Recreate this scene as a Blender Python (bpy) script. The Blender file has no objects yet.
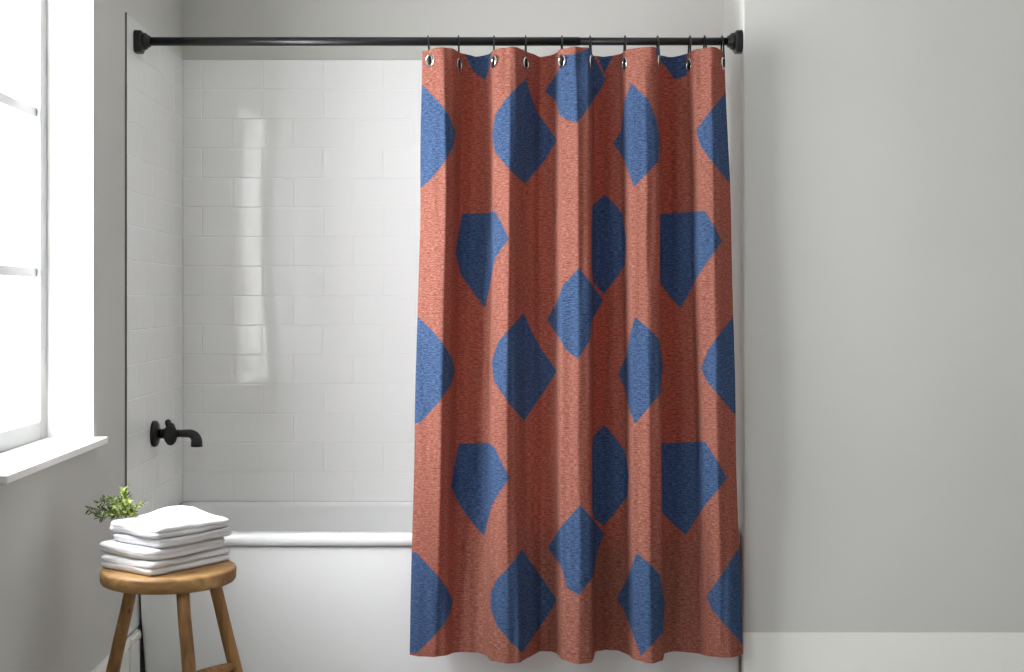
import bpy, bmesh, math, random
import numpy as np
from mathutils import Vector, Matrix, noise
R = random.Random(7)
sc = bpy.context.scene
COL = sc.collection
PI = math.pi
F, CX, CY, EYE = 1380.0, 470.0, 297.0, 1.25      # focal length (px), vanishing point, eye height (m)

# ------------------------------------------------------------------ helpers
def obj(name, bm, mat, parent=None, smooth=False, bevel=0, recalc=True):
    if recalc: bmesh.ops.recalc_face_normals(bm, faces=bm.faces[:])
    me = bpy.data.meshes.new(name); bm.to_mesh(me); bm.free()
    me.materials.append(mat)
    if smooth: me.polygons.foreach_set('use_smooth', [True]*len(me.polygons))
    o = bpy.data.objects.new(name, me); COL.objects.link(o)
    if parent: 
        o.parent = parent; o.matrix_parent_inverse = parent_inv(parent)
    if bevel:
        m = o.modifiers.new('bevel','BEVEL'); m.width = bevel; m.segments = 3; m.limit_method = 'ANGLE'
    return o
def parent_inv(p):
    m = Matrix.Identity(4); q = p
    while q is not None:
        m = q.matrix_basis @ m if q.parent is None else q.matrix_parent_inverse @ q.matrix_basis @ m
        q = q.parent
    return m.inverted()
def empty(name, loc):
    o = bpy.data.objects.new(name, None); COL.objects.link(o); o.location = loc; o.empty_display_size = .05
    return o
def tag(o, label=None, cat=None, group=None, kind=None):
    if label: o['label'] = label
    if cat: o['category'] = cat
    if group: o['group'] = group
    if kind: o['kind'] = kind
    return o
def box(bm, x0, x1, y0, y1, z0, z1):
    v = [bm.verts.new((x, y, z)) for x in (x0, x1) for y in (y0, y1) for z in (z0, z1)]
    for f in ((0,1,3,2),(4,6,7,5),(0,4,5,1),(2,3,7,6),(0,2,6,4),(1,5,7,3)):
        bm.faces.new([v[i] for i in f])
def tube(bm, pts, rad, n=16, cap=True, sx=1.0):
    """tube along pts; rad a number or list"""
    pts = [Vector(p) for p in pts]
    if not hasattr(rad, '__len__'): rad = [rad]*len(pts)
    rings = []; prev = None
    for i, p in enumerate(pts):
        a = pts[max(i-1,0)]; b = pts[min(i+1,len(pts)-1)]
        t = (b-a).normalized()
        if prev is None:
            up = Vector((0,0,1)) if abs(t.z) < .9 else Vector((0,1,0))
            u = t.cross(up).normalized()
        else:
            u = (prev - t*prev.dot(t)).normalized()
        prev = u; w = t.cross(u)
        rings.append([bm.verts.new(p + (u*math.cos(2*PI*k/n)*sx + w*math.sin(2*PI*k/n))*rad[i]) for k in range(n)])
    for r0, r1 in zip(rings, rings[1:]):
        for k in range(n):
            bm.faces.new((r0[k], r0[(k+1)%n], r1[(k+1)%n], r1[k]))
    if cap:
        bm.faces.new(rings[0][::-1]); bm.faces.new(rings[-1])
def lathe(bm, o, axis, prof, n=32, sz=1.0):
    """prof list of (distance along axis, radius); capped by zero radius"""
    o = Vector(o); a = Vector(axis).normalized()
    up = Vector((0,0,1)) if abs(a.z) < .9 else Vector((0,1,0))
    u = a.cross(up).normalized(); w = a.cross(u)
    rings = []
    for d, r in prof:
        if r < 1e-6: rings.append([bm.verts.new(o+a*d)])
        else: rings.append([bm.verts.new(o+a*d+(u*math.cos(2*PI*k/n)+w*math.sin(2*PI*k/n)*sz)*r) for k in range(n)])
    for r0, r1 in zip(rings, rings[1:]):
        for k in range(n):
            k2 = (k+1)%n
            if len(r0)==1 and len(r1)==1: continue
            if len(r0)==1: bm.faces.new((r0[0], r1[k2], r1[k]))
            elif len(r1)==1: bm.faces.new((r0[k], r0[k2], r1[0]))
            else: bm.faces.new((r0[k], r0[k2], r1[k2], r1[k]))
def ring_loop(bm, pts, r, n=10):
    """closed wire through pts"""
    pts = [Vector(p) for p in pts]; m = len(pts); rings = []; prev = None
    for i, p in enumerate(pts):
        t = (pts[(i+1)%m]-pts[i-1]).normalized()
        if prev is None:
            nrm = (pts[m//4]-pts[0]).cross(pts[m//2]-pts[0]).normalized()
            u = nrm
        else: u = (prev - t*prev.dot(t)).normalized()
        prev = u; w = t.cross(u)
        rr_ = r[i] if hasattr(r,'__len__') else r
        rings.append([bm.verts.new(p+(u*math.cos(2*PI*k/n)+w*math.sin(2*PI*k/n))*rr_) for k in range(n)])
    for i in range(m):
        r0, r1 = rings[i], rings[(i+1)%m]
        for k in range(n): bm.faces.new((r0[k], r0[(k+1)%n], r1[(k+1)%n], r1[k]))

# ------------------------------------------------------------------ materials
def lin(c): return tuple(((v/255)/12.92 if v/255 <= .04045 else ((v/255+.055)/1.055)**2.4) for v in c)+(1,)
class NT:
    def __init__(s, name):
        s.m = bpy.data.materials.new(name); s.m.use_nodes = True; s.t = s.m.node_tree; s.n = s.t.nodes; s.l = s.t.links
        s.b = s.n['Principled BSDF']
    def add(s, typ, **kw):
        nd = s.n.new(typ)
        for k, v in kw.items():
            if k in ('inp',):
                for a, b in v.items(): nd.inputs[a].default_value = b
            else: setattr(nd, k, v)
        return nd
    def link(s, a, b): s.l.new(a, b)
def plain(name, rgb, rough=.5, metal=0, spec=.5, coat=0, bump=None, var=0):
    t = NT(name); b = t.b
    b.inputs['Base Color'].default_value = lin(rgb); b.inputs['Roughness'].default_value = rough
    b.inputs['Metallic'].default_value = metal; b.inputs['Specular IOR Level'].default_value = spec
    b.inputs['Coat Weight'].default_value = coat
    tc = t.add('ShaderNodeTexCoord')
    if bump:
        sc_, st, dist = bump
        n = t.add('ShaderNodeTexNoise', inp={'Scale': sc_, 'Detail': 5}); t.link(tc.outputs['Object'], n.inputs['Vector'])
        bp = t.add('ShaderNodeBump', inp={'Strength': st, 'Distance': dist}); t.link(n.outputs['Fac'], bp.inputs['Height']); t.link(bp.outputs['Normal'], b.inputs['Normal'])
    if var:
        n = t.add('ShaderNodeTexNoise', inp={'Scale': 2.5, 'Detail': 3}); t.link(tc.outputs['Object'], n.inputs['Vector'])
        mx = t.add('ShaderNodeMix', data_type='RGBA'); mx.inputs['A'].default_value = lin(rgb)
        mx.inputs['B'].default_value = lin(tuple(c*(1-var) for c in rgb)); t.link(n.outputs['Fac'], mx.inputs['Factor'])
        t.link(mx.outputs['Result'], b.inputs['Base Color'])
    return t.m
M_wall = plain('grey_wall_paint', (198,198,193), .85, spec=.2, bump=(90,.12,.002), var=.03)
M_white = plain('white_satin_paint', (236,236,232), .35, bump=(60,.05,.001))
M_frame = plain('darkened_muntin_paint', (176,177,176), .5, bump=(60,.05,.001))  # muntin paint darkened in colour to offset the strong daylight
M_stile = plain('darkened_frame_paint', (128,129,128), .5, bump=(60,.05,.001))  # same frame paint, darkened further against light bounced off the reveal
M_base = plain('white_baseboard_paint', (232,233,226), .4, bump=(60,.05,.001))
M_ceil = plain('ceiling_paint', (242,242,240), .9, var=.02)
M_tile = plain('white_glazed_tile', (240,241,239), .05, spec=.5, bump=(9,.06,.002))
M_grout = plain('white_grout', (240,241,239), .3, bump=(200,.2,.001))
M_tub = plain('white_enamel', (236,237,236), .16, spec=.5, coat=.3, bump=(3,.02,.002))
M_black = plain('matte_black_metal', (26,27,27), .38, metal=.3, bump=(300,.05,.0004))
M_wire = plain('black_wire', (22,22,23), .3, metal=.6, bump=(300,.05,.0004))
M_silver = plain('silver_metal', (205,205,200), .22, metal=1, bump=(300,.05,.0004))
M_towel = plain('white_terry', (222,222,223), .95, spec=.1, bump=(520,.75,.003))
M_towel.node_tree.nodes['Principled BSDF'].inputs['Sheen Weight'].default_value = .25
M_stem = plain('green_stem', (92,104,50), .6, var=.2)

def m_leaf():
    t = NT('green_leaf'); b = t.b
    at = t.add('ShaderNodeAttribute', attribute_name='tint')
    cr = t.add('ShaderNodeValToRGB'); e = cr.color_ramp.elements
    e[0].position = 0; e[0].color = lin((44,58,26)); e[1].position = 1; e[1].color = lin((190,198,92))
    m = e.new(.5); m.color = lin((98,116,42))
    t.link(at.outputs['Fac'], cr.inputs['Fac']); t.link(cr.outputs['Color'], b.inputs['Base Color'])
    b.inputs['Roughness'].default_value = .6; b.inputs['Specular IOR Level'].default_value = .2
    return t.m
M_leaf = m_leaf()

def m_glass():
    t = NT('window_glass')
    out = t.n['Material Output']; t.n.remove(t.b)
    tr = t.add('ShaderNodeBsdfTransparent'); gl = t.add('ShaderNodeBsdfGlossy', inp={'Roughness': .02})
    mx = t.add('ShaderNodeMixShader', inp={0: .04})
    t.link(tr.outputs[0], mx.inputs[1]); t.link(gl.outputs[0], mx.inputs[2])
    t.link(mx.outputs[0], out.inputs[0]); return t.m
M_glass = m_glass()

def m_wood(name, axis='z', c1=(150,100,55), c2=(206,160,104), c3=(104,62,30), scale=1):
    t = NT(name); b = t.b
    tc = t.add('ShaderNodeTexCoord'); mp = t.add('ShaderNodeMapping')
    s = {'z': (34,34,3.2), 'x': (3.2,34,34)}[axis]; mp.inputs['Scale'].default_value = tuple(v*scale for v in s)
    t.link(tc.outputs['Object'], mp.inputs['Vector'])
    n = t.add('ShaderNodeTexNoise', inp={'Scale': 1.0, 'Detail': 6, 'Roughness': .6, 'Distortion': .6}); t.link(mp.outputs[0], n.inputs['Vector'])
    cr = t.add('ShaderNodeValToRGB'); e = cr.color_ramp.elements
    e[0].position = .32; e[0].color = lin(c1); e[1].position = .66; e[1].color = lin(c2)
    t.link(n.outputs['Fac'], cr.inputs['Fac'])
    v = t.add('ShaderNodeTexNoise', inp={'Scale': 9.0, 'Detail': 2}); t.link(tc.outputs['Object'], v.inputs['Vector'])
    r2 = t.add('ShaderNodeValToRGB'); e = r2.color_ramp.elements; e[0].position = .60; e[0].color = (0,0,0,1); e[1].position = .72; e[1].color = (1,1,1,1)
    t.link(v.outputs['Fac'], r2.inputs['Fac'])
    # small knots
    vo = t.add('ShaderNodeTexVoronoi', inp={'Scale': 16.0}); mp2 = t.add('ShaderNodeMapping'); mp2.inputs['Scale'].default_value = (1.6,1.6,.7) if axis=='z' else (.7,1.6,1.6)
    t.link(tc.outputs['Object'], mp2.inputs['Vector']); t.link(mp2.outputs[0], vo.inputs['Vector'])
    r3 = t.add('ShaderNodeValToRGB'); e = r3.color_ramp.elements; e[0].position = .06; e[0].color = (1,1,1,1); e[1].position = .12; e[1].color = (0,0,0,1)
    t.link(vo.outputs['Distance'], r3.inputs['Fac'])
    mx = t.add('ShaderNodeMix', data_type='RGBA'); mx.inputs['B'].default_value = lin(c3)
    ml = t.add('ShaderNodeMath', operation='MULTIPLY', inp={1: .55}); t.link(r2.outputs['Color'], ml.inputs[0])
    t.link(ml.outputs[0], mx.inputs['Factor']); t.link(cr.outputs['Color'], mx.inputs['A'])
    mx2 = t.add('ShaderNodeMix', data_type='RGBA'); mx2.inputs['B'].default_value = lin((62,34,18))
    t.link(r3.outputs['Color'], mx2.inputs['Factor']); t.link(mx.outputs['Result'], mx2.inputs['A'])
    t.link(mx2.outputs['Result'], b.inputs['Base Color'])
    b.inputs['Roughness'].default_value = .55
    bp = t.add('ShaderNodeBump', inp={'Strength': .25, 'Distance': .002}); t.link(n.outputs['Fac'], bp.inputs['Height']); t.link(bp.outputs['Normal'], b.inputs['Normal'])
    return t.m
M_seat = m_wood('seat_wood', 'x', (130,94,50), (186,144,90))
M_leg = m_wood('leg_wood', 'z', (112,76,40), (170,126,76))

def m_curtain():
    t = NT('woven_linen'); b = t.b
    uv = t.add('ShaderNodeUVMap', uv_map='UVMap')
    def threads(sx, sy, detail=3):
        mp = t.add('ShaderNodeMapping'); mp.inputs['Scale'].default_value = (sx, sy, 1)
        t.link(uv.outputs[0], mp.inputs['Vector'])
        n = t.add('ShaderNodeTexNoise', inp={'Scale': 1.0, 'Detail': detail, 'Roughness': .6}); t.link(mp.outputs[0], n.inputs['Vector'])
        return n.outputs['Fac']
    h = threads(70, 340); v = threads(330, 90); big = threads(5, 9)
    slub = threads(20, 240, 2)
    at = t.add('ShaderNodeAttribute', attribute_name='print')
    # woven edge: threads nudge the boundary a little
    ad = t.add('ShaderNodeMath', operation='MULTIPLY_ADD', inp={1: 2.0, 2: -1.0}); t.link(h, ad.inputs[0])
    sm = t.add('ShaderNodeMath', operation='ADD'); t.link(at.outputs['Fac'], sm.inputs[0]); t.link(ad.outputs[0], sm.inputs[1])
    mr = t.add('ShaderNodeMapRange', inp={'From Min': -.35, 'From Max': .35}); t.link(sm.outputs[0], mr.inputs['Value'])
    def shade(c_lo, c_hi, c_hi2):
        a = t.add('ShaderNodeMix', data_type='RGBA'); a.inputs['A'].default_value = lin(c_lo); a.inputs['B'].default_value = lin(c_hi)
        r = t.add('ShaderNodeMapRange', inp={'From Min': .3, 'From Max': .7}); t.link(h, r.inputs['Value']); t.link(r.outputs[0], a.inputs['Factor'])
        c = t.add('ShaderNodeMix', data_type='RGBA'); c.inputs['B'].default_value = lin(c_hi2)
        r2 = t.add('ShaderNodeMapRange', inp={'From Min': .46, 'From Max': .72, 'To Max': .55}); hv = t.add('ShaderNodeMix', data_type='FLOAT', inp={0: .55}); t.link(v, hv.inputs['A']); t.link(h, hv.inputs['B']); t.link(hv.outputs['Result'], r2.inputs['Value']); t.link(r2.outputs[0], c.inputs['Factor'])
        t.link(a.outputs['Result'], c.inputs['A']); return c.outputs['Result']
    red = shade(*C_RED); blue = shade(*C_BLUE)
    mx = t.add('ShaderNodeMix', data_type='RGBA'); t.link(mr.outputs[0], mx.inputs['Factor']); t.link(red, mx.inputs['A']); t.link(blue, mx.inputs['B'])
    # dark slubs, mostly horizontal
    rs = t.add('ShaderNodeMapRange', inp={'From Min': .40, 'From Max': .32, 'To Max': .8}); t.link(slub, rs.inputs['Value'])
    mk = t.add('ShaderNodeMix', data_type='RGBA', blend_type='MULTIPLY'); mk.inputs['B'].default_value = (.45,.4,.42,1)
    t.link(rs.outputs[0], mk.inputs['Factor']); t.link(mx.outputs['Result'], mk.inputs['A'])
    t.link(mk.outputs['Result'], b.inputs['Base Color'])
    b.inputs['Roughness'].default_value = .9; b.inputs['Specular IOR Level'].default_value = .12
    b.inputs['Sheen Weight'].default_value = 0; b.inputs['Sheen Roughness'].default_value = .5
    s2 = t.add('ShaderNodeMath', operation='ADD'); t.link(h, s2.inputs[0]); t.link(v, s2.inputs[1])
    bp = t.add('ShaderNodeBump', inp={'Strength': .5, 'Distance': .0012}); t.link(s2.outputs[0], bp.inputs['Height']); t.link(bp.outputs['Normal'], b.inputs['Normal'])
    tl = t.add('ShaderNodeBsdfTranslucent'); tm = t.add('ShaderNodeMix', data_type='RGBA')
    tm.inputs['A'].default_value = lin((205,52,36)); tm.inputs['B'].default_value = lin((52,66,112)); t.link(mr.outputs[0], tm.inputs['Factor']); t.link(tm.outputs['Result'], tl.inputs['Color'])
    ms = t.add('ShaderNodeMixShader', inp={0: .19}); t.link(b.outputs[0], ms.inputs[1]); t.link(tl.outputs[0], ms.inputs[2]); t.link(ms.outputs[0], t.n['Material Output'].inputs[0])
    return t.m
C_RED = ((113,65,53), (146,91,76), (192,162,147))
C_BLUE = ((38,58,90), (64,86,120), (120,144,172))
M_curtain = m_curtain()

# ------------------------------------------------------------------ room shell
XP, XT = -1.014, -1.009            # painted left wall, tile face
YT0, YB = 4.06, 4.852              # tile front edge, back wall
ZT = 2.083                         # top of tiling
H = 2.75
W1 = (2.93, 3.72); W2 = (0.9, 2.45); WZ = (.872, 2.12)
# left wall with the visible window opening and an added unseen one, 0.22 thick
bm = bmesh.new()
xo = XP-.22
box(bm, xo, XP, -1.0, W2[0], 0, H)
box(bm, xo, XP, W2[0], W2[1], 0, WZ[0]); box(bm, xo, XP, W2[0], W2[1], WZ[1], H)
box(bm, xo, XP, W2[1], W1[0], 0, H)
box(bm, xo, XP, W1[0], W1[1], 0, WZ[0]); box(bm, xo, XP, W1[0], W1[1], WZ[1], H)
box(bm, xo, XP, W1[1], YB+.1, 0, H)
tag(obj('wall_left', bm, M_wall), kind='structure')
bm = bmesh.new(); box(bm, XP, 1.2, YB+.012, YB+.15, 0, H); tag(obj('wall_back', bm, M_wall), kind='structure')
# right wall: return into the alcove, rounded corner, then the broad face
def xr(y): return .8166+.1008*(y-4.128)
YF = 4.128
cr = .006
ccx, ccy = xr(YF)+cr+.001, YF+cr
path = [(xr(YB+.012), YB+.012), (xr(4.5), 4.5), (xr(4.25), 4.25), (xr(YF+cr), YF+cr)]
for k in range(1, 9):
    a = PI + k/8*PI/2; path.append((ccx+cr*math.cos(a), ccy+cr*math.sin(a)))
path += [(1.3, YF), (1.9, YF), (3.2, YF)]
bm = bmesh.new()
lo = [bm.verts.new((x, y, 0)) for x, y in path+[(3.2, YB+.15), (xr(YB+.012), YB+.15)]]
hi = [bm.verts.new((v.co.x, v.co.y, H)) for v in lo]
n = len(lo)
for i in range(n): bm.faces.new((lo[i], lo[(i+1)%n], hi[(i+1)%n], hi[i]))
bm.faces.new(lo); bm.faces.new(hi)
o = tag(obj('wall_right', bm, M_wall), kind='structure')
for p in o.data.polygons: p.use_smooth = abs(p.normal.z) < .5
o.data.set_sharp_from_angle(angle=math.radians(40))
bm = bmesh.new(); box(bm, xo, 3.2, -1.15, -1.0, 0, H); tag(obj('wall_front', bm, M_ceil), kind='structure')
bm = bmesh.new(); box(bm, 3.2, 3.35, -1.15, YB+.15, 0, H); tag(obj('wall_far_right', bm, M_ceil), kind='structure')
bm = bmesh.new(); box(bm, xo, 3.2, -1.0, YB+.15, H, H+.1); tag(obj('ceiling', bm, M_ceil), kind='structure')
def m_floor():
    t = NT('floor_tile'); b = t.b
    tc = t.add('ShaderNodeTexCoord'); br = t.add('ShaderNodeTexBrick', inp={'Scale': 1.0, 'Mortar Size': .004, 'Brick Width': .6, 'Row Height': .3})
    br.inputs['Color1'].default_value = lin((142,139,134)); br.inputs['Color2'].default_value = lin((134,131,126)); br.inputs['Mortar'].default_value = lin((150,148,144))
    t.link(tc.outputs['Object'], br.inputs['Vector']); t.link(br.outputs['Color'], b.inputs['Base Color']); b.inputs['Roughness'].default_value = .4
    return t.m
bm = bmesh.new(); box(bm, xo, 3.2, -1.0, YB+.15, -.1, 0); tag(obj('floor', bm, m_floor()), kind='structure')

# ------------------------------------------------------------------ tiling: every tile a raised bevelled face in one wall mesh
TW, TH = .2123, .1036
def tiles(o3, ax, nrm, length, z_lo, phase, name, rise=.0010):
    """o3 origin at top start; ax along wall; nrm outward"""
    o3, ax, nrm = Vector(o3), Vector(ax), Vector(nrm)
    bm = bmesh.new(); mats = []
    g, bev = .0009*rise/.001, .0020
    row = 0; zt = ZT
    while zt > z_lo+.004:
        zb = max(zt-TH, z_lo)
        ph = phase[1] if (row % 2 or row == 0) else phase[0]
        a = ph - TW*8
        while a < length:
            a0, a1 = max(a, 0), min(a+TW, length); a += TW
            if a1-a0 < .012: continue
            x0, x1, h0, h1 = a0+g, a1-g, zb+g, zt-g
            tx, tz = R.uniform(-.8,.8)*rise, R.uniform(-.6,.6)*rise
            out = [(x0,h0),(x1,h0),(x1,h1),(x0,h1)]
            inn = [(x0+bev,h0+bev),(x1-bev,h0+bev),(x1-bev,h1-bev),(x0+bev,h1-bev)]
            sg = [(-1,-1),(1,-1),(1,1),(-1,1)]
            vo = [bm.verts.new(o3+ax*p+Vector((0,0,q-ZT))) for p, q in out]
            vi = [bm.verts.new(o3+ax*p+Vector((0,0,q-ZT))+nrm*(rise+.5*(tx*s[0]+tz*s[1]))) for (p, q), s in zip(inn, sg)]
            bm.faces.new(vi)
            for k in range(4): bm.faces.new((vo[k], vo[(k+1)%4], vi[(k+1)%4], vi[k]))
        row += 1; zt -= TH
    for f in bm.faces:                      # face outward
        f.normal_update()
        if f.normal.dot(nrm) < 0: f.normal_flip()
    for f in bm.faces: f.material_index = 0
    # grout bed behind
    nb = len(bm.faces)
    d = .0045
    p0, p1 = o3-nrm*.0, o3+ax*length
    a = [p0+Vector((0,0,z_lo-ZT)), p1+Vector((0,0,z_lo-ZT)), p1, p0]
    fr = [bm.verts.new(p-nrm*.0002) for p in a]; bk = [bm.verts.new(p-nrm*d) for p in a]
    fs = [bm.faces.new(fr), bm.faces.new(bk[::-1])]+[bm.faces.new((fr[k], fr[(k+1)%4], bk[(k+1)%4], bk[k])) for k in range(4)]
    for f in fs: f.material_index = 1
    o = obj(name, bm, M_tile, recalc=False); o.data.materials.append(M_grout)
    return tag(o, kind='structure')
tiles((XT-.0, YB, ZT), (1,0,0), (0,-1,0), xr(YB)-XT, .3, ((232.5-183)/284.4, (202-183)/284.4), 'wall_back_tiling')
tiles((XT, YT0, ZT), (0,1,0), (1,0,0), YB-YT0, .25, (.11,.004), 'wall_left_tiling', .0004)

bm = bmesh.new(); box(bm, XP-.0002, XT+.0004, YT0-.0055, YT0, .25, ZT+.003)  # dark strip drawn in as the shadow line at the tile edge
tag(obj('tile_edge_shadow', bm, plain('shadow_line_grey', (112,111,107), .7, bump=(200,.2,.001))), kind='structure')

# ------------------------------------------------------------------ baseboards
def baseboard(name, pts, h, nsign):
    """pts plan path; profile offset to the room"""
    prof = [(0,0),(.013,0),(.013,h-.034),(.010,h-.030),(.010,h-.027),(.017,h-.022),(.017,h-.006),(.012,h),(0,h)]
    bm = bmesh.new(); rings = []
    P = [Vector((x,y,0)) for x,y in pts]
    for i, p in enumerate(P):
        t = (P[min(i+1,len(P)-1)]-P[max(i-1,0)]).normalized(); nn = Vector((t.y,-t.x,0))*nsign
        rings.append([bm.verts.new(p+nn*d+Vector((0,0,z))) for d, z in prof])
    m = len(prof)
    for a, b in zip(rings, rings[1:]):
        for k in range(m): bm.faces.new((a[k], a[(k+1)%m], b[(k+1)%m], b[k]))
    bm.faces.new(rings[0]); bm.faces.new(rings[-1])
    return tag(obj(name, bm, M_base), kind='structure')
bp = [(xr(4.158), 4.158)]+path[3:]
baseboard('baseboard_right', [(x-.0005, y-.0005) for x, y in bp], .2465, -1)
baseboard('baseboard_left', [(XP, -1.0), (XP, 4.0), (XP, 4.05)], .247, 1)
# its last run over the tile edge to the bathtub, worn round at the near end
baseboard('baseboard_left_return', [(XT+.001, 4.05), (XT+.001, 4.11), (XT+.001, 4.158)], .247, 1)

# ------------------------------------------------------------------ windows
def window(name, y0, y1, cols):
    root = tag(empty(name, (XP, (y0+y1)/2, WZ[0])), kind='structure')
    z0, z1 = WZ
    # plaster reveal lining
    bm = bmesh.new(); t = .006
    box(bm, xo+.001, XP-.0005, y1-t, y1, z0, z1); box(bm, xo+.001, XP-.0005, y0, y0+t, z0, z1); box(bm, xo+.001, XP-.0005, y0+t, y1-t, z1-t, z1)
    obj('window_reveal', bm, M_white, root)
    xg = -1.136
    bm = bmesh.new()
    fw = .062
    box(bm, xg-.05, xg, y1-t-fw, y1-t, z0, z1-t); box(bm, xg-.05, xg, y0+t, y0+t+fw, z0, z1-t)
    box(bm, xg-.05, xg, y0+t+fw, y1-t-fw, z0, z0+.05); box(bm, xg-.05, xg, y0+t+fw, y1-t-fw, z1-.06, z1-t)
    obj('window_frame', bm, M_stile, root, bevel=.004)
    bm = bmesh.new()
    for zz in (1.315, 1.738): box(bm, xg-.036, xg-.012, y0+t+fw, y1-t-fw, zz-.0125, zz+.0125)
    for k in range(1, cols):
        yy = y0+(y1-y0)*k/cols; box(bm, xg-.0355, xg-.0125, yy-.0125, yy+.0125, z0+.05, z1-.06)
    obj('muntin_grid', bm, M_frame, root)
    bm = bmesh.new(); box(bm, xg-.026, xg-.022, y0+t+fw-.005, y1-t-fw+.005, z0+.045, z1-.055)
    obj('window_pane', bm, M_glass, root)
    bm = bmesh.new(); box(bm, xg-.02, XP+.036, y0-.012, y1+.012, z0-.018, z0+.0005)
    obj('window_sill', bm, M_white, root, bevel=.003)
    return root
window('window_1', W1[0], W1[1], 2)
window('added_window', W2[0], W2[1], 3)  # added out-of-view window, brings more daylight onto curtain and walls

# ------------------------------------------------------------------ bathtub
def rrect(x0, x1, y0, y1, r, z, n=10, shear=True):
    pts = []
    for cx, cy, a0 in ((x1-r, y1-r, 0), (x0+r, y1-r, 90), (x0+r, y0+r, 180), (x1-r, y0+r, 270)):
        for k in range(n+1):
            a = math.radians(a0+90*k/n); x, y = cx+r*math.cos(a), cy+r*math.sin(a)
            if shear and x > 0: x += .104*(y-4.17)*x/.82
            pts.append((x, y, z))
    return pts
def loft(bm, rings, cap0=True, cap1=True):
    vr = [[bm.verts.new(p) for p in r] for r in rings]
    for a, b in zip(vr, vr[1:]):
        m = len(a)
        for k in range(m): bm.faces.new((a[k], a[(k+1)%m], b[(k+1)%m], b[k]))
    if cap0: bm.faces.new(vr[0][::-1])
    if cap1: bm.faces.new(vr[-1])
    return vr
root = tag(empty('bathtub', (-.1, 4.5, 0)), 'white enamel bathtub with rolled rim, set in the tiled alcove behind the curtain', 'bathtub')
bm = bmesh.new(); XL, XRR = -1.004, .812
rg = [rrect(-.985, .8185, 4.215, 4.84, .012, 0.0), rrect(-.988, .8185, 4.205, 4.843, .012, .06), rrect(-.993, .8185, 4.197, 4.846, .012, .15), rrect(-.999,.8185,4.192,4.848,.012,.25),
      rrect(XL, .8185, 4.19, 4.848, .012, .35), rrect(XL, .8185, 4.19, 4.848, .012, .480), rrect(XL, .8185, 4.19, 4.848, .012, .490), rrect(XL+.002, .8185, 4.194, 4.848, .012, .494)]
loft(bm, rg, True, False)
obj('apron', bm, M_tub, root, smooth=True)
bm = bmesh.new()
rg = []
for k in range(0, 11):      # outer roll of the rim
    a = -PI/2 + PI*k/10
    rg.append(rrect(XL-.001, .8185, 4.184-.014*math.cos(a), 4.849, .014, .514+.019*math.sin(a)))
rg += [rrect(-.992, .798, 4.20, 4.841, .034, .533), rrect(-.975, .78, 4.222, 4.832, .05, .5325), rrect(-.966, .772, 4.231, 4.826, .06, .529), rrect(-.958, .766, 4.237, 4.822, .07, .518)]
loft(bm, rg, False, False)
obj('rim', bm, M_tub, root, smooth=True)
bm = bmesh.new()
rg = [rrect(-.958, .766, 4.237, 4.822, .07, .518), rrect(-.952, .762, 4.24, 4.819, .09, .49), rrect(-.93, .74, 4.25, 4.81, .12, .40), rrect(-.90, .71, 4.265, 4.795, .15, .25), rrect(-.86, .66, 4.29, 4.77, .17, .15),
      rrect(-.78, .58, 4.35, 4.71, .16, .115), rrect(-.6, .4, 4.45, 4.6, .07, .11)]
loft(bm, rg, False, True)
obj('basin', bm, M_tub, root, smooth=True)

# ------------------------------------------------------------------ faucet on the left tiled wall
fy, fz = 4.39, .815; fx = XT+.0016
root = tag(empty('bath_faucet', (fx, fy, fz)), 'matte black wall-mounted bath spout with round handle on the tiled side wall', 'faucet')
bm = bmesh.new(); lathe(bm, (fx-.002, fy, fz), (1,0,0), [(0,0),(0,.041),(.008,.042),(.014,.040),(.019,.030),(.021,.016),(.021,0)], 40)
obj('wall_flange', bm, M_black, root, smooth=True)
bm = bmesh.new()
tube(bm, [(fx+.018,fy,fz),(fx+.05,fy,fz)], .0155, 24)
lathe(bm, (fx+.036, fy, fz), (1,0,0), [(0,0),(0,.0185),(.004,.0215),(.03,.0215),(.034,.0185),(.034,0)], 28)
obj('valve_body', bm, M_black, root, smooth=True)
bm = bmesh.new()
pts = [(fx+.066,fy,fz+.001),(fx+.10,fy,fz+.001)]
for k in range(0, 9):
    a = k/8*PI/2; pts.append((fx+.112+.026*math.sin(a), fy, fz+.001-.026+.026*math.cos(a)))
pts.append((fx+.138, fy, fz-.041))
tube(bm, pts, [.0125,.0125]+[.0130+.0050*k/8 for k in range(9)]+[.0190], 24)
obj('spout', bm, M_black, root, smooth=True)
bm = bmesh.new()       # round handle facing the room
lathe(bm, (fx+.050, fy-.012, fz-.002), (.8,-1,0), [(0,0),(0,.012),(.010,.013),(.012,.019),(.015,.0225),(.020,.0225),(.024,.019),(.026,.011),(.027,0)], 36, sz=1.45)
obj('handle', bm, M_black, root, smooth=True)
bm = bmesh.new()
tube(bm, [(fx+.050,fy,fz+.015),(fx+.050,fy,fz+.024),(fx+.048,fy-.001,fz+.033),(fx+.046,fy-.002,fz+.042),(fx+.045,fy-.002,fz+.046)], [.010,.010,.0105,.009,.004], 18, sx=1.0)
tube(bm, [(fx+.057,fy,fz+.012),(fx+.058,fy,fz+.026),(fx+.059,fy,fz+.034)], [.013,.012,.005], 18)
obj('diverter_knob', bm, M_black, root, smooth=True)

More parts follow.
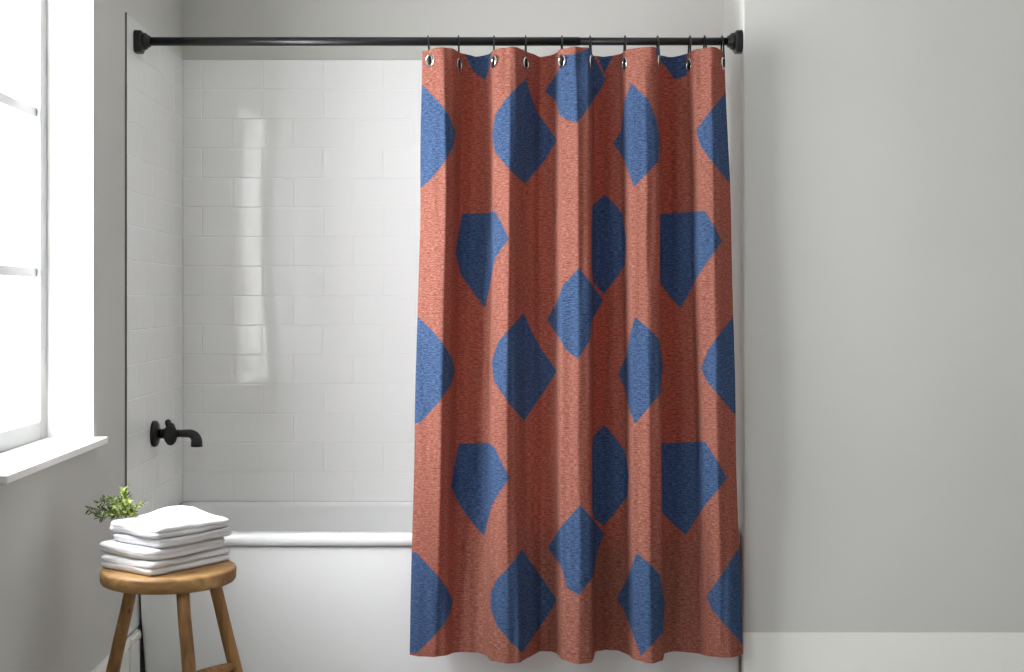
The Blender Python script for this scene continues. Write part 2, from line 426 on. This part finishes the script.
# ------------------------------------------------------------------ curtain rod
ry, rz, rr = 4.16, 2.0203, .0132
xl, xrr = XT+.0016, xr(ry)-.0005
root = tag(empty('curtain_rod', ((xl+xrr)/2, ry, rz)), 'straight matte black shower curtain rod spanning the alcove between two wall brackets', 'curtain rod')
bm = bmesh.new(); tube(bm, [(xl+.02, ry, rz), (.33, ry, rz)], rr, 28); tube(bm, [(.32, ry, rz), (xrr-.02, ry, rz)], rr-.0012, 28)
obj('rod', bm, M_black, root, smooth=True)
for sgn, x in ((1, xl), (-1, xrr)):
    bm = bmesh.new()
    for d0, d1, s0, s1 in ((0, .020, .034, .034),):
        lo = []; hi = []
        for k in range(40):      # rounded-square plate
            a = 2*PI*k/40; c, s = math.cos(a), math.sin(a); e = 5
            q = (abs(c)**e+abs(s)**e)**(-1/e)
            lo.append((x, ry+q*c*.029, rz-.002+q*s*.034)); hi.append((x+sgn*.018, ry+q*c*.029, rz-.002+q*s*.034))
        mid = [(x+sgn*.023, ry+(p[1]-ry)*.82, rz-.002+(p[2]-rz+.002)*.82) for p in lo]
        loft(bm, [lo, hi, mid])
    o_ = obj('bracket_plate', bm, M_black, root)
    o_.data.set_sharp_from_angle(angle=math.radians(25)) if False else None
    bm = bmesh.new(); lathe(bm, (x+sgn*.018, ry, rz), (sgn,0,0), [(0,0),(0,.026),(.010,.026),(.016,.024),(.019,.019),(.026,.0175),(.026,0)], 32)
    obj('collar', bm, M_black, root, smooth=True)

# ------------------------------------------------------------------ shower curtain
YS = np.array([55., 200., 435., 652.])            # heights at which folds were measured
DM = 4.088
nodes = [  # horizontal place of each crease at the four heights, forward depth (0 valley .. 1 ridge) at the four heights
 ((422,420.5,415,409.5), (.55,.60,.45,.30)),
 ((427,426,421,417),     (.66,.72,.58,.42)),
 ((444,447,442,436),     (1.0,1.0,.85,.52)),
 ((453,453,449,445),     (.80,.70,.62,.45)),
 ((460,459,455,452),     (.35,.12,.20,.25)),
 ((475,470,464,460),     (.0,.0,.08,.18)),
 ((484,484,482,478),     (.12,.12,.16,.26)),
 ((490.5,491,489,486),   (.30,.20,.24,.38)),
 ((492.8,493,490.8,489), (.74,.72,.74,.80)),
 ((509,509,507,506),     (1.0,1.0,.98,1.0)),
 ((516,514,514,518),     (.96,.86,.86,.92)),
 ((527,524,525,528),     (.50,.42,.45,.55)),
 ((540,540,541,541),     (.0,.12,.16,.14)),
 ((551,552,553,552),     (.14,.14,.18,.14)),
 ((556,555.8,557,558),   (.30,.22,.24,.36)),
 ((558.3,558,559.2,561), (.74,.74,.76,.80)),
 ((574,576,577,577),     (1.0,1.0,1.0,1.0)),
 ((587,588,588,588),     (.95,.90,.92,.97)),
 ((591.3,591.5,591.5,591.5), (.76,.74,.74,.78)),
 ((594.5,594,594,595),   (.14,.06,.06,.16)),
 ((606,605,605,606),     (.0,.0,.0,.03)),
 ((617,618,620,619),     (.14,.12,.12,.12)),
 ((623,624.4,627,628),   (.32,.22,.22,.38)),
 ((625.2,626.8,629.3,631), (.74,.74,.76,.74)),
 ((641,643,646,648),     (1.0,1.0,1.0,.98)),
 ((652,653,656,655),     (.95,.90,.92,.90)),
 ((658.3,659,660.5,661), (.76,.74,.74,.76)),
 ((661,661.5,663,664.5), (.14,.06,.06,.26)),
 ((674,674,676,677),     (.0,.0,.0,.14)),
 ((683,686,690,690),     (.12,.13,.16,.20)),
 ((689.5,693,698,699),   (.32,.24,.26,.28)),
 ((691.7,695.3,700.3,705), (.72,.72,.72,.42)),
 ((706,709,713,718),     (1.0,1.0,.98,.56)),
 ((714,717,721,728),     (.92,.88,.86,.56)),
 ((721,725,730,736),     (.62,.62,.62,.48)),
 ((725.5,731,735.5,742.5), (.34,.42,.46,.36)),
]
NU, NV = 641, 400
AMP = .135
pxn = np.array([n_[0] for n_ in nodes], float); dpn = np.array([n_[1] for n_ in nodes], float)
vs = np.linspace(0, 1, NV); yy = 51+vs*604
PX = np.zeros((NV, NU)); A = np.zeros((NV, NU))
kern = np.exp(-.5*(np.arange(-14,15)/2.2)**2); kern /= kern.sum()
def smooth_interp(y, xs, v):       # gentle spline through the four heights
    t = np.interp(y, xs, np.arange(len(xs))); i = np.clip(t.astype(int), 0, len(xs)-2); f = t-i; f = f*f*(3-2*f)*.5+f*.5
    return v[i]*(1-f)+v[i+1]*f
npx = np.stack([smooth_interp(yy, YS, p) for p in pxn]); ndp = np.stack([smooth_interp(yy, YS, d) for d in dpn])
for r_ in range(NV):
    g = np.linspace(npx[0, r_], npx[-1, r_], NU)
    a = np.interp(g, npx[:, r_], ndp[:, r_])
    pad = np.concatenate([2*a[0]-a[14:0:-1], a, 2*a[-1]-a[-2:-16:-1]])
    A[r_] = np.convolve(pad, kern, 'valid'); PX[r_] = g

X = (PX-CX)/F*DM
Yd = DM + .5*AMP - A*AMP - .022*vs[:, None]**1.5
ys_img = yy[:, None]*np.ones((1, NU))
def nz(a, b, c): return noise.noise(Vector((a, b, c)))
cu = np.arange(0, NU, 4); cv = np.arange(0, NV, 4)
def noise_field(sx, sy, seed):
    g = np.array([[nz(PX[j, i]/sx, yy[j]/sy, seed) for i in cu] for j in cv])
    gi = np.array([np.interp(np.arange(NU), cu, row) for row in g])
    return np.array([np.interp(np.arange(NV), cv, gi[:, i]) for i in range(NU)]).T
Yd += .007*noise_field(11, 260, 3.1) + .0035*noise_field(6, 90, 9.7)
Yd += .013*noise_field(10, 26, 5.3)*np.exp(-((ys_img-51)/34)**1.3) + .004*noise_field(14, 12, 2.3)*np.exp(-((655-ys_img)/14))
X += .003*noise_field(30, 120, 6.6)
Yd -= .0018*np.clip((ys_img-640)/1.5, 0, 1)          # turned-up hem
ztop = 1.974+.005*A[0]; zbot = .195-.007*A[-1]
zbot = zbot - .004*np.exp(-((PX[-1]-409)/18)**2)
Z = ztop[None, :]*(1-vs[:, None])+zbot[None, :]*vs[:, None]
# ---- the print: blue shapes on coral cloth
POLY = [
 [(400,85),(423,85),(430,93),(441,104),(450,117),(456,133),(453,148),(443,164),(432,178),(421,188),(400,188)],
 [(400,317),(418,317),(430,328),(442,342),(452,358),(455,371),(451,385),(438,403),(420,423),(400,423)],
 [(400,552),(416,552),(426,563),(438,576),(447,588),(453,600),(450,614),(443,626),(434,636),(417,653),(400,653)],
 [(464,40),(464,53),(469,63),(474,72),(485,80),(489,70),(493,40)],
 [(462,214),(489,213),(495,211),(502,224),(509,239),(501,249),(494.6,260),(491,280),(485,308),(472,291),(461,275),(455.6,252.7),(458,236)],
 [(459,443.5),(489,443),(495,448),(502,463),(509.5,478),(501,490),(492,505),(484,536),(471,521),(459.5,505),(451,487),(453.6,469)],
 [(526,79),(531,95),(537,112),(547,126),(557,140),(545,160),(525,184),(509,169),(495,152),(492,135),(495,115),(505,100),(516,88)],
 [(524,313),(531,330),(540,347),(557,371),(543,393),(524,421),(507,401),(494,381),(491.5,362),(498,342),(510,328)],
 [(522,549),(540,575),(557,600),(548,615),(535,634),(522,653),(510,641),(497,626),(490.5,608),(490.5,592),(497,579),(510,566)],
 [(597,40),(590,48),(576,54),(564,55),(557,73),(544.5,91),(556,101),(559,114),(566,120),(577,122.5),(585,113),(592,102),(599,92),(606,79),(599,66),(592,54),(592,40)],
 [(597,40),(597,56),(604,73),(613,56),(613,40)],
 [(579,268),(591,283),(603,299),(598,310),(592,320),(590,340),(578,359),(566,350),(558,336),(547,320),(556,304),(563,285)],
 [(580,505),(592,518),(604,534),(598,550),(593,577),(579,595),(567,588),(561,566),(548,548),(560,528)],
 [(604,194.6),(613,202),(622,212),(626,239),(624.6,266),(614,281),(604,294),(593,282),(591.5,270),(591.5,222),(592.5,206)],
 [(604,424.4),(615,437),(625,451),(629,475),(627.6,496),(616,511),(604,525.6),(594,519),(592,508),(592,446),(593.4,436)],
 [(631,83),(648,99),(656.7,120),(660,140),(658.5,161),(634,187),(623,158),(613,143),(621,131),(624,102)],
 [(635,316.7),(648,328),(659,339),(663,366),(660,394),(635,424),(629,409),(625,389),(618,374),(626,356),(629,338)],
 [(636.6,553),(649,563),(660,575),(665,604),(663,633),(641,656),(631,629),(625,613),(617,598),(626,581)],
 [(656,40),(656,55),(665,66),(675,80),(687,75),(686,40)],
 [(660,214),(705,211),(714,226),(722,241),(711,257),(699,274),(681,308),(670,297),(660,283)],
 [(661.5,443),(705,441.5),(716,459),(727,478),(717,491),(705,505),(686,535),(673,524),(661.5,512)],
 [(760,60),(726,92),(711,110),(696,130),(700,145),(710,159),(731,185),(760,215)],
 [(760,290),(733,316.7),(720,333),(708,350),(701,368),(706,380),(733,412.5),(760,440)],
 [(760,525),(737,551),(722,574),(706.5,596),(712,610),(740.5,642),(760,662)],
]
QX = CX+X/Yd*F; QY = CY+(EYE-Z)/Yd*F
best = np.full(QX.shape, -60.0)
for poly in POLY:
    P = np.array(poly, float); x0, y0 = P.min(0)-8; x1, y1 = P.max(0)+8
    msk = (QX > x0) & (QX < x1) & (QY > y0) & (QY < y1)
    x, y = QX[msk], QY[msk]
    d2 = np.full(x.shape, 1e9); ins = np.zeros(x.shape, bool)
    for i in range(len(P)):
        ax, ay = P[i]; bx, by = P[(i+1)%len(P)]
        ex, ey = bx-ax, by-ay
        t = np.clip(((x-ax)*ex+(y-ay)*ey)/(ex*ex+ey*ey), 0, 1)
        d2 = np.minimum(d2, (x-ax-t*ex)**2+(y-ay-t*ey)**2)
        c = ((ay > y) != (by > y)); xi = ax+(y-ay)/np.where(abs(ey) < 1e-9, 1e-9, ey)*ex
        ins ^= c & (x < xi)
    sd = np.where(ins, 1, -1)*np.sqrt(d2)
    best[msk] = np.maximum(best[msk], sd)
# ---- grommets and rings: where they pierce the cloth
GPX = [430, 459, 493.5, 525.5, 560.5, 590.5, 624.5, 657.5, 689.5, 723]
def surf(px, y):
    j = int(np.argmin(abs(yy-y))); i = int(np.argmin(abs(PX[j]-px)))
    a = Vector((X[j,i], Yd[j,i], Z[j,i])); i0, i1 = max(i-6,0), min(i+6,NU-1)
    t = Vector((X[j,i1]-X[j,i0], Yd[j,i1]-Yd[j,i0], 0)).normalized()
    return a, t
GR = [surf(p, 63 if k not in (0,) else 62) for k, p in enumerate(GPX)]
me = bpy.data.meshes.new('shower_curtain')
verts = np.stack([X, Yd, Z], -1).reshape(-1, 3)
ii, jj = np.meshgrid(np.arange(NU-1), np.arange(NV-1))
q = (jj*NU+ii).ravel(); faces = np.stack([q, q+NU, q+NU+1, q+1], -1)
cen = verts[faces].mean(1); keep = np.ones(len(faces), bool)
for c, t in GR:
    keep &= ((cen-np.array(c))**2).sum(1) > .0140**2
faces = faces[keep]
me.vertices.add(len(verts)); me.vertices.foreach_set('co', verts.ravel())
me.loops.add(len(faces)*4); me.loops.foreach_set('vertex_index', faces.ravel())
me.polygons.add(len(faces)); me.polygons.foreach_set('loop_start', np.arange(0, len(faces)*4, 4))
me.update(calc_edges=True); me.validate()
me.polygons.foreach_set('use_smooth', [True]*len(me.polygons))
at = me.attributes.new('print', 'FLOAT', 'POINT'); at.data.foreach_set('value', best.ravel().astype(np.float32))
r_ = NV//2
arc = np.concatenate([[0], np.cumsum(np.hypot(np.diff(X[r_]), np.diff(Yd[r_])))])
UV = np.stack([np.tile(arc, (NV, 1)), Z], -1).reshape(-1, 2)
uvl = me.uv_layers.new(name='UVMap'); uvl.data.foreach_set('uv', UV[faces.ravel()].ravel())
me.materials.append(M_curtain)
curtain = empty('shower_curtain', ((X.min()+X.max())/2, DM, .18))
tag(curtain, 'coral red linen shower curtain with blue diamond shapes hanging in folds from the black rod', 'curtain')
cl = bpy.data.objects.new('cloth', me); COL.objects.link(cl); cl.parent = curtain; cl.matrix_parent_inverse = parent_inv(curtain)
for c, t in GR:
    nrm = Vector((t.y, -t.x, 0)).normalized()
    if nrm.y > 0: nrm = -nrm
    bm = bmesh.new(); lathe(bm, c-nrm*.002, nrm, [(0,.0125),(0,.0192),(.0016,.0200),(.004,.0188),(.0048,.0165),(.004,.0132),(0,.0125)], 28)
    obj('grommet', bm, M_silver, curtain, smooth=True)
# rings: one wire loop each, over the rod and through the eyelet
def make_ring(name, xt, xb, yb, zb, label, place):
    cpt = []
    y_a, z_top = ry, rz+rr+.0032
    n_ = 36
    yc = (ry+yb)/2; hb = max(.020, abs(ry-yb)/2+.0155)
    for k in range(n_):
        a = 2*PI*k/n_
        c, s = math.cos(a), math.sin(a)
        w = (1+s)/2                       # 1 at the top
        z = zb-.004+(z_top-zb+.004)*w
        yv = (ry*w+(yb+.002)*(1-w))+c*(.0185)*(1 if w > .4 else (.55+.45*w/.4))
        cpt.append((xt*w+xb*(1-w), yv, z))
    bm = bmesh.new(); ring_loop(bm, cpt, [.0026+.0034*max(0, -math.sin(2*PI*k/n_)-.1) for k in range(n_)])
    o = obj(name, bm, M_wire, None, smooth=True)
    me_ = o.data; org = Vector((xt, ry, zb))
    for v in me_.vertices: v.co -= org
    o.location = org
    tag(o, label, 'curtain ring', 'black wire rings holding the curtain on the rod')
    return o
places = ['leftmost black wire ring on the rod, at the curtain\'s left edge',
 'second black wire ring from the left, with a pale eyelet below it',
 'third black wire ring from the left, left side of the second fold',
 'fourth black wire ring from the left, right side of the second fold',
 'fifth black wire ring from the left, beside the blue patch at the curtain top',
 'sixth black wire ring from the left, just right of the blue patch at the top',
 'fifth black wire ring from the right, at the left of the fourth fold',
 'fourth black wire ring from the right, above the dark blue patch in the valley',
 'third black wire ring from the right, with a bright silver eyelet',
 'rightmost black wire ring on the rod, next to the right bracket']
RT = [428, 458.5, 494, 525.5, 562, 590, 625, 657.5, 690, 722]
for k, (c, t) in enumerate(GR):
    xt = (RT[k]-CX)/F*ry
    make_ring('curtain_ring', xt, c.x, c.y, c.z-.004, places[k], k)
c, t = surf(704, 55)
make_ring('curtain_ring', (704.5-CX)/F*ry, (705-CX)/F*ry, ry-.012, 1.962, 'second black wire ring from the right, its lower half hidden behind the cloth top', 10)

# ------------------------------------------------------------------ stool
scx, scy, sz = -.72, 3.30, .606
root = tag(empty('stool', (scx, scy, 0)), 'round wooden three-legged stool standing under the window sill, holding the towels', 'stool')
bm = bmesh.new()
prof = [(0,0),(0,.150),(.003,.156),(.008,.159),(.028,.160),(.033,.158),(.0355,.153),(.036,.147),(.036,0)]
lathe(bm, (0,0,0), (0,0,1), prof, 72)
for v in bm.verts:
    if v.co.xy.length > .01:
        v.co += v.co.normalized()*0.0015*nz(v.co.x*9, v.co.y*9, 1)
o = obj('seat', bm, M_seat, None, smooth=True); o.data.set_sharp_from_angle(angle=math.radians(50))
o.parent = root; o.location = (0, 0, sz-.036)
def leg_axis(top, s):  # top at z .575, slope per metre down
    return lambda z: Vector((top[0]+s[0]*(.575-z), top[1]+s[1]*(.575-z), z))
LEGS = [leg_axis((-.666,3.196), (.115,-.16)), leg_axis((-.815,3.345), (-.235,.09)), leg_axis((-.624,3.345), (.22,.10))]
for L in LEGS:
    bm = bmesh.new(); zs = [.575,.5,.4,.3,.15,0]
    bmj = R.uniform(0,5)
    org = L(.575)
    tube(bm, [L(z)-org+Vector((.0012*nz(z*9,bmj,0), .0012*nz(z*9,bmj,3),0)) for z in np.linspace(.575,0,24)], list(np.linspace(.0150,.0178,24)), 24)
    for v in bm.verts: v.co += v.normal*0
    o = obj('leg', bm, M_leg, None, smooth=True); o.parent = root; o.location = org-Vector((scx,scy,0))
for i, j, z, zb_ in ((0,2,.378,.350), (0,1,.30,.30), (1,2,.25,.25)):
    a, b = LEGS[i](z), LEGS[j](zb_)
    bm = bmesh.new(); tube(bm, [Vector((0,0,0)), (b-a)*.3, (b-a)*.7, b-a], [.0095,.0115,.0115,.0095], 20)
    o = obj('rung', bm, M_leg, None, smooth=True); o.parent = root; o.location = a-Vector((scx,scy,0))

# ------------------------------------------------------------------ folded towels
def towel(fc, lu, lw, th, z0, rot, seed, label, dip=0.0, crease=.62):
    """fc front corner; lu length along the right-going edge, lw along the left-going edge"""
    u = Vector((math.cos(rot), math.sin(rot), 0)); w = Vector((math.cos(rot+PI/2*.97), math.sin(rot+PI/2*.97), 0))
    cen = Vector((fc[0], fc[1], 0)) + u*lu/2 + w*lw/2
    bm = bmesh.new()
    NA = 120; 
    # side profile of a towel folded over once: two soft layers with a crease between; (inset, height)
    prof = []
    hl = th/2
    for layer in (0, 1):
        for k in range(9):
            a = -PI/2+PI*k/8
            prof.append((hl*(crease*(1-math.cos(a)) if (k > 4) != (layer == 1) else .62*(1-math.cos(a))), hl*layer+hl/2+hl/2*math.sin(a), layer, a))
    def plan(a, ins):
        c, s = math.cos(a), math.sin(a); e = 13.0
        q = (abs(c)**e+abs(s)**e)**(-1/e)
        return q*c*(lu/2-ins), q*s*(lw/2-ins)
    rings = []
    for ins, h, layer, a_ in prof:
        ring = []
        for k in range(NA):
            a = 2*PI*k/NA
            # fold side (facing down-left, the -u edge) is one smooth turn; others show the crease
            side = max(0, -math.cos(a))**3
            smooth_ins = th*.5*.62*(1-math.sqrt(max(0, 1-((h-th/2)/(th/2))**2)))
            i_ = ins*(1-side)+smooth_ins*side
            pu, pw = plan(a, i_)
            wob = 1.0
            ring.append((pu, pw, h))
        rings.append(ring)
    # top and bottom surfaces inward
    def inner(scale, h): return [(p[0]*scale, p[1]*scale, h) for p in rings[-1]]
    top = [[(p[0]*s_, p[1]*s_, th) for p in rings[-1]] for s_ in (.93,.82,.68,.52,.36,.2,.08)]
    bot = [[(p[0]*s_, p[1]*s_, 0) for p in rings[0]] for s_ in (.1,.5,.9)]
    allr = bot+rings+top
    vr = loft(bm, allr)
    for v in bm.verts:
        pu, pw, h = v.co
        t_ = h/th
        nzv = noise.noise(Vector((pu*9+seed*3.1, pw*9, seed)))
        nz2 = noise.noise(Vector((pu*30+seed, pw*30, h*40+seed)))
        du = .008*noise.noise(Vector((pw*14, seed*7.7, h*25))); dw = .008*noise.noise(Vector((pu*14, seed*5.1, h*25)))
        edge = max(abs(pu)/(lu/2), abs(pw)/(lw/2))
        hh = h + t_*(.0045*nzv+.0016*nz2)*(1 if True else 0) + t_*dip*topshape(pu/lu*2, pw/lw*2)
        if edge > .75: hh += (-.002*(edge-.75)/.25)*t_
        v.co = cen + u*(pu+du+.002*nz2*(edge>.7)) + w*(pw+dw+.002*nz2*(edge>.7)) + Vector((0,0,z0+(max(hh, 0) if dip > .5 else min(max(hh, 0), th-.0002*(1+t_)))))
    o = obj('folded_towel', bm, M_towel, None, smooth=True)
    org = Vector((cen.x, cen.y, z0))
    for v in o.data.vertices: v.co -= org
    o.location = org
    tag(o, label, 'towel', 'white towels stacked on the stool')
    return o
def topshape(a, b):  # soft hump at the far corner, shallow dip on the left, as in the photo
    return .015*math.exp(-((a-.6)**2+(b-.55)**2)/.30) - .007*math.exp(-((a+.15)**2+(b-.7)**2)/.14) - .006*max(0,a-b-.6)
rt = math.radians(56)
ths = [.034,.027,.021,.030]; z = sz+.0005
towel((-.728,3.162), .262, .197, ths[0], z, rt, 1.3, 'folded white towel at the bottom of the stack, resting on the stool seat', .1); z += ths[0]+.0006
towel((-.721,3.166), .240, .207, ths[1], z, rt+.02, 2.9, 'folded white towel second from the bottom, its left corner sticking out furthest', .1, .16); z += ths[1]+.0006
towel((-.709,3.176), .232, .185, ths[2], z, rt-.02, 4.4, 'thin folded white towel second from the top, tucked beneath the topmost towel', .1, .12); z += ths[2]+.0006
towel((-.710,3.170), .232, .193, ths[3], z, rt-.01, 6.2, 'folded white towel on top of the stack with a softly humped surface', 1.0, .2)

# ------------------------------------------------------------------ leafy sprig behind the towels
root = tag(empty('leafy_sprig', (-.825, 3.405, sz)), 'small sprig of green leaves tucked behind the stack of white towels', 'plant')
base = Vector((-.825, 3.405, sz+.003))
fork = Vector((-.838, 3.402, .712))
def P3(px, py, D): return Vector(((px-CX)/F*D, D, EYE-(py-CY)/F*D))
tips = [(90,509,3.33),(93,513,3.30),(97,502,3.36),(99,518,3.34),(104,499,3.40),(109,498,3.34),(108,515,3.31),(115,505,3.30),(118,498,3.38),(122,491,3.37),(125,489,3.40),(126,499,3.31),(131,507,3.32),(133,513,3.32),(139,505,3.38),(145,502,3.40),(120,512,3.30),(112,508,3.42),(128,503,3.42)]
sb = bmesh.new(); lb = bmesh.new(); tint = []
tube(sb, [base, base.lerp(fork,.5)+Vector((.003,0,0)), fork], [.0022,.0019,.0016], 8)
def leaf(bm, p, d, up, L, W, tn):
    d = d.normalized(); side = d.cross(up).normalized(); nn = side.cross(d).normalized()
    cols = []
    for k in range(6):
        t = k/5; wdt = W*math.sin(PI*min(1, t*.92+.06))**.8*(1 if k < 5 else .08)
        c = p+d*(L*t)-nn*(.18*L*t*t)
        cols.append([bm.verts.new(c+side*wdt+nn*W*.25), bm.verts.new(c), bm.verts.new(c-side*wdt+nn*W*.25)])
        tint.extend([tn, tn*.8, tn])
    for a, b in zip(cols, cols[1:]):
        for k in range(2): bm.faces.new((a[k], a[k+1], b[k+1], b[k]))
for (px, py, D) in tips:
    tip = P3(px, py, D); mid = fork.lerp(tip, .5)+Vector((0,0,.008))
    n_ = 9; pts = [fork.lerp(mid, t).lerp(mid.lerp(tip, t), t) for t in [k/n_ for k in range(n_+1)]]
    tube(sb, pts, [.0013-.0007*k/n_ for k in range(n_+1)], 6)
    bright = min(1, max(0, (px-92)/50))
    Ltot = (tip-fork).length
    m = max(4, int(Ltot/.0085))
    for k in range(m):
        t = .30+.70*k/(m-1); i = min(n_-1, int(t*n_)); p = pts[i].lerp(pts[i+1], t*n_-i); dr = (pts[i+1]-pts[i]).normalized()
        for s_ in (0, 1):
            ang = k*2.4+s_*PI+R.uniform(-.4,.4)
            up = Vector((0,0,1)); s1 = dr.cross(up).normalized(); s2 = s1.cross(dr)
            rad = s1*math.cos(ang)+s2*math.sin(ang)
            d = dr*R.uniform(.4,1.0)+rad*R.uniform(.6,1.0)
            sc_ = .6 if px > 136 else 1
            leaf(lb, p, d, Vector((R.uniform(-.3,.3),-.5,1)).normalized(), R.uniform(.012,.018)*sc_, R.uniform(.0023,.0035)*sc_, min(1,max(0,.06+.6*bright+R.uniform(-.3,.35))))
o = obj('stems', sb, M_stem, root, smooth=True)
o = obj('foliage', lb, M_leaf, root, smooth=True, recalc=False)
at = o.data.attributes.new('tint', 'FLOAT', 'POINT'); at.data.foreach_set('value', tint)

# ------------------------------------------------------------------ daylight
def area(name, y0, y1, z0, z1, x, power, col=(1,1,1)):
    l = bpy.data.lights.new(name, 'AREA'); l.shape = 'RECTANGLE'; l.size = z1-z0; l.size_y = y1-y0; l.energy = power; l.color = col
    o = bpy.data.objects.new(name, l); COL.objects.link(o); o.location = (x, (y0+y1)/2, (z0+z1)/2); o.rotation_euler = (0, -PI/2, 0)
    return o
area('window_daylight', W1[0]-.3, W1[1]+.9, WZ[0]-.2, WZ[1]+.3, xo-.06, 270, (.985,.99,1.03))
area('window_daylight', W2[0]-.1, W2[1]+.1, WZ[0]-.1, WZ[1]+.3, xo-.06, 38, (.985,.99,1.03))  # lamp behind the added unseen window
w = bpy.data.worlds.new('World'); sc.world = w; w.use_nodes = True
w.node_tree.nodes['Background'].inputs[0].default_value = (.93,.97,1,1); w.node_tree.nodes['Background'].inputs[1].default_value = 2.6

cam = bpy.data.cameras.new('camera'); co = bpy.data.objects.new('camera', cam); COL.objects.link(co)
co.location = (0, 0, EYE); co.rotation_euler = (PI/2, 0, 0)
cam.sensor_width = 36; cam.lens = F/1024*36; cam.shift_x = (512-CX)/1024; cam.shift_y = -(336-CY)/1024
sc.camera = co
vs_ = sc.view_settings; vs_.view_transform = 'Standard'; vs_.look = 'None'; vs_.gamma = 1; vs_.use_curve_mapping = False; vs_.exposure = .40
sc.cycles.max_bounces = 8; sc.cycles.diffuse_bounces = 5
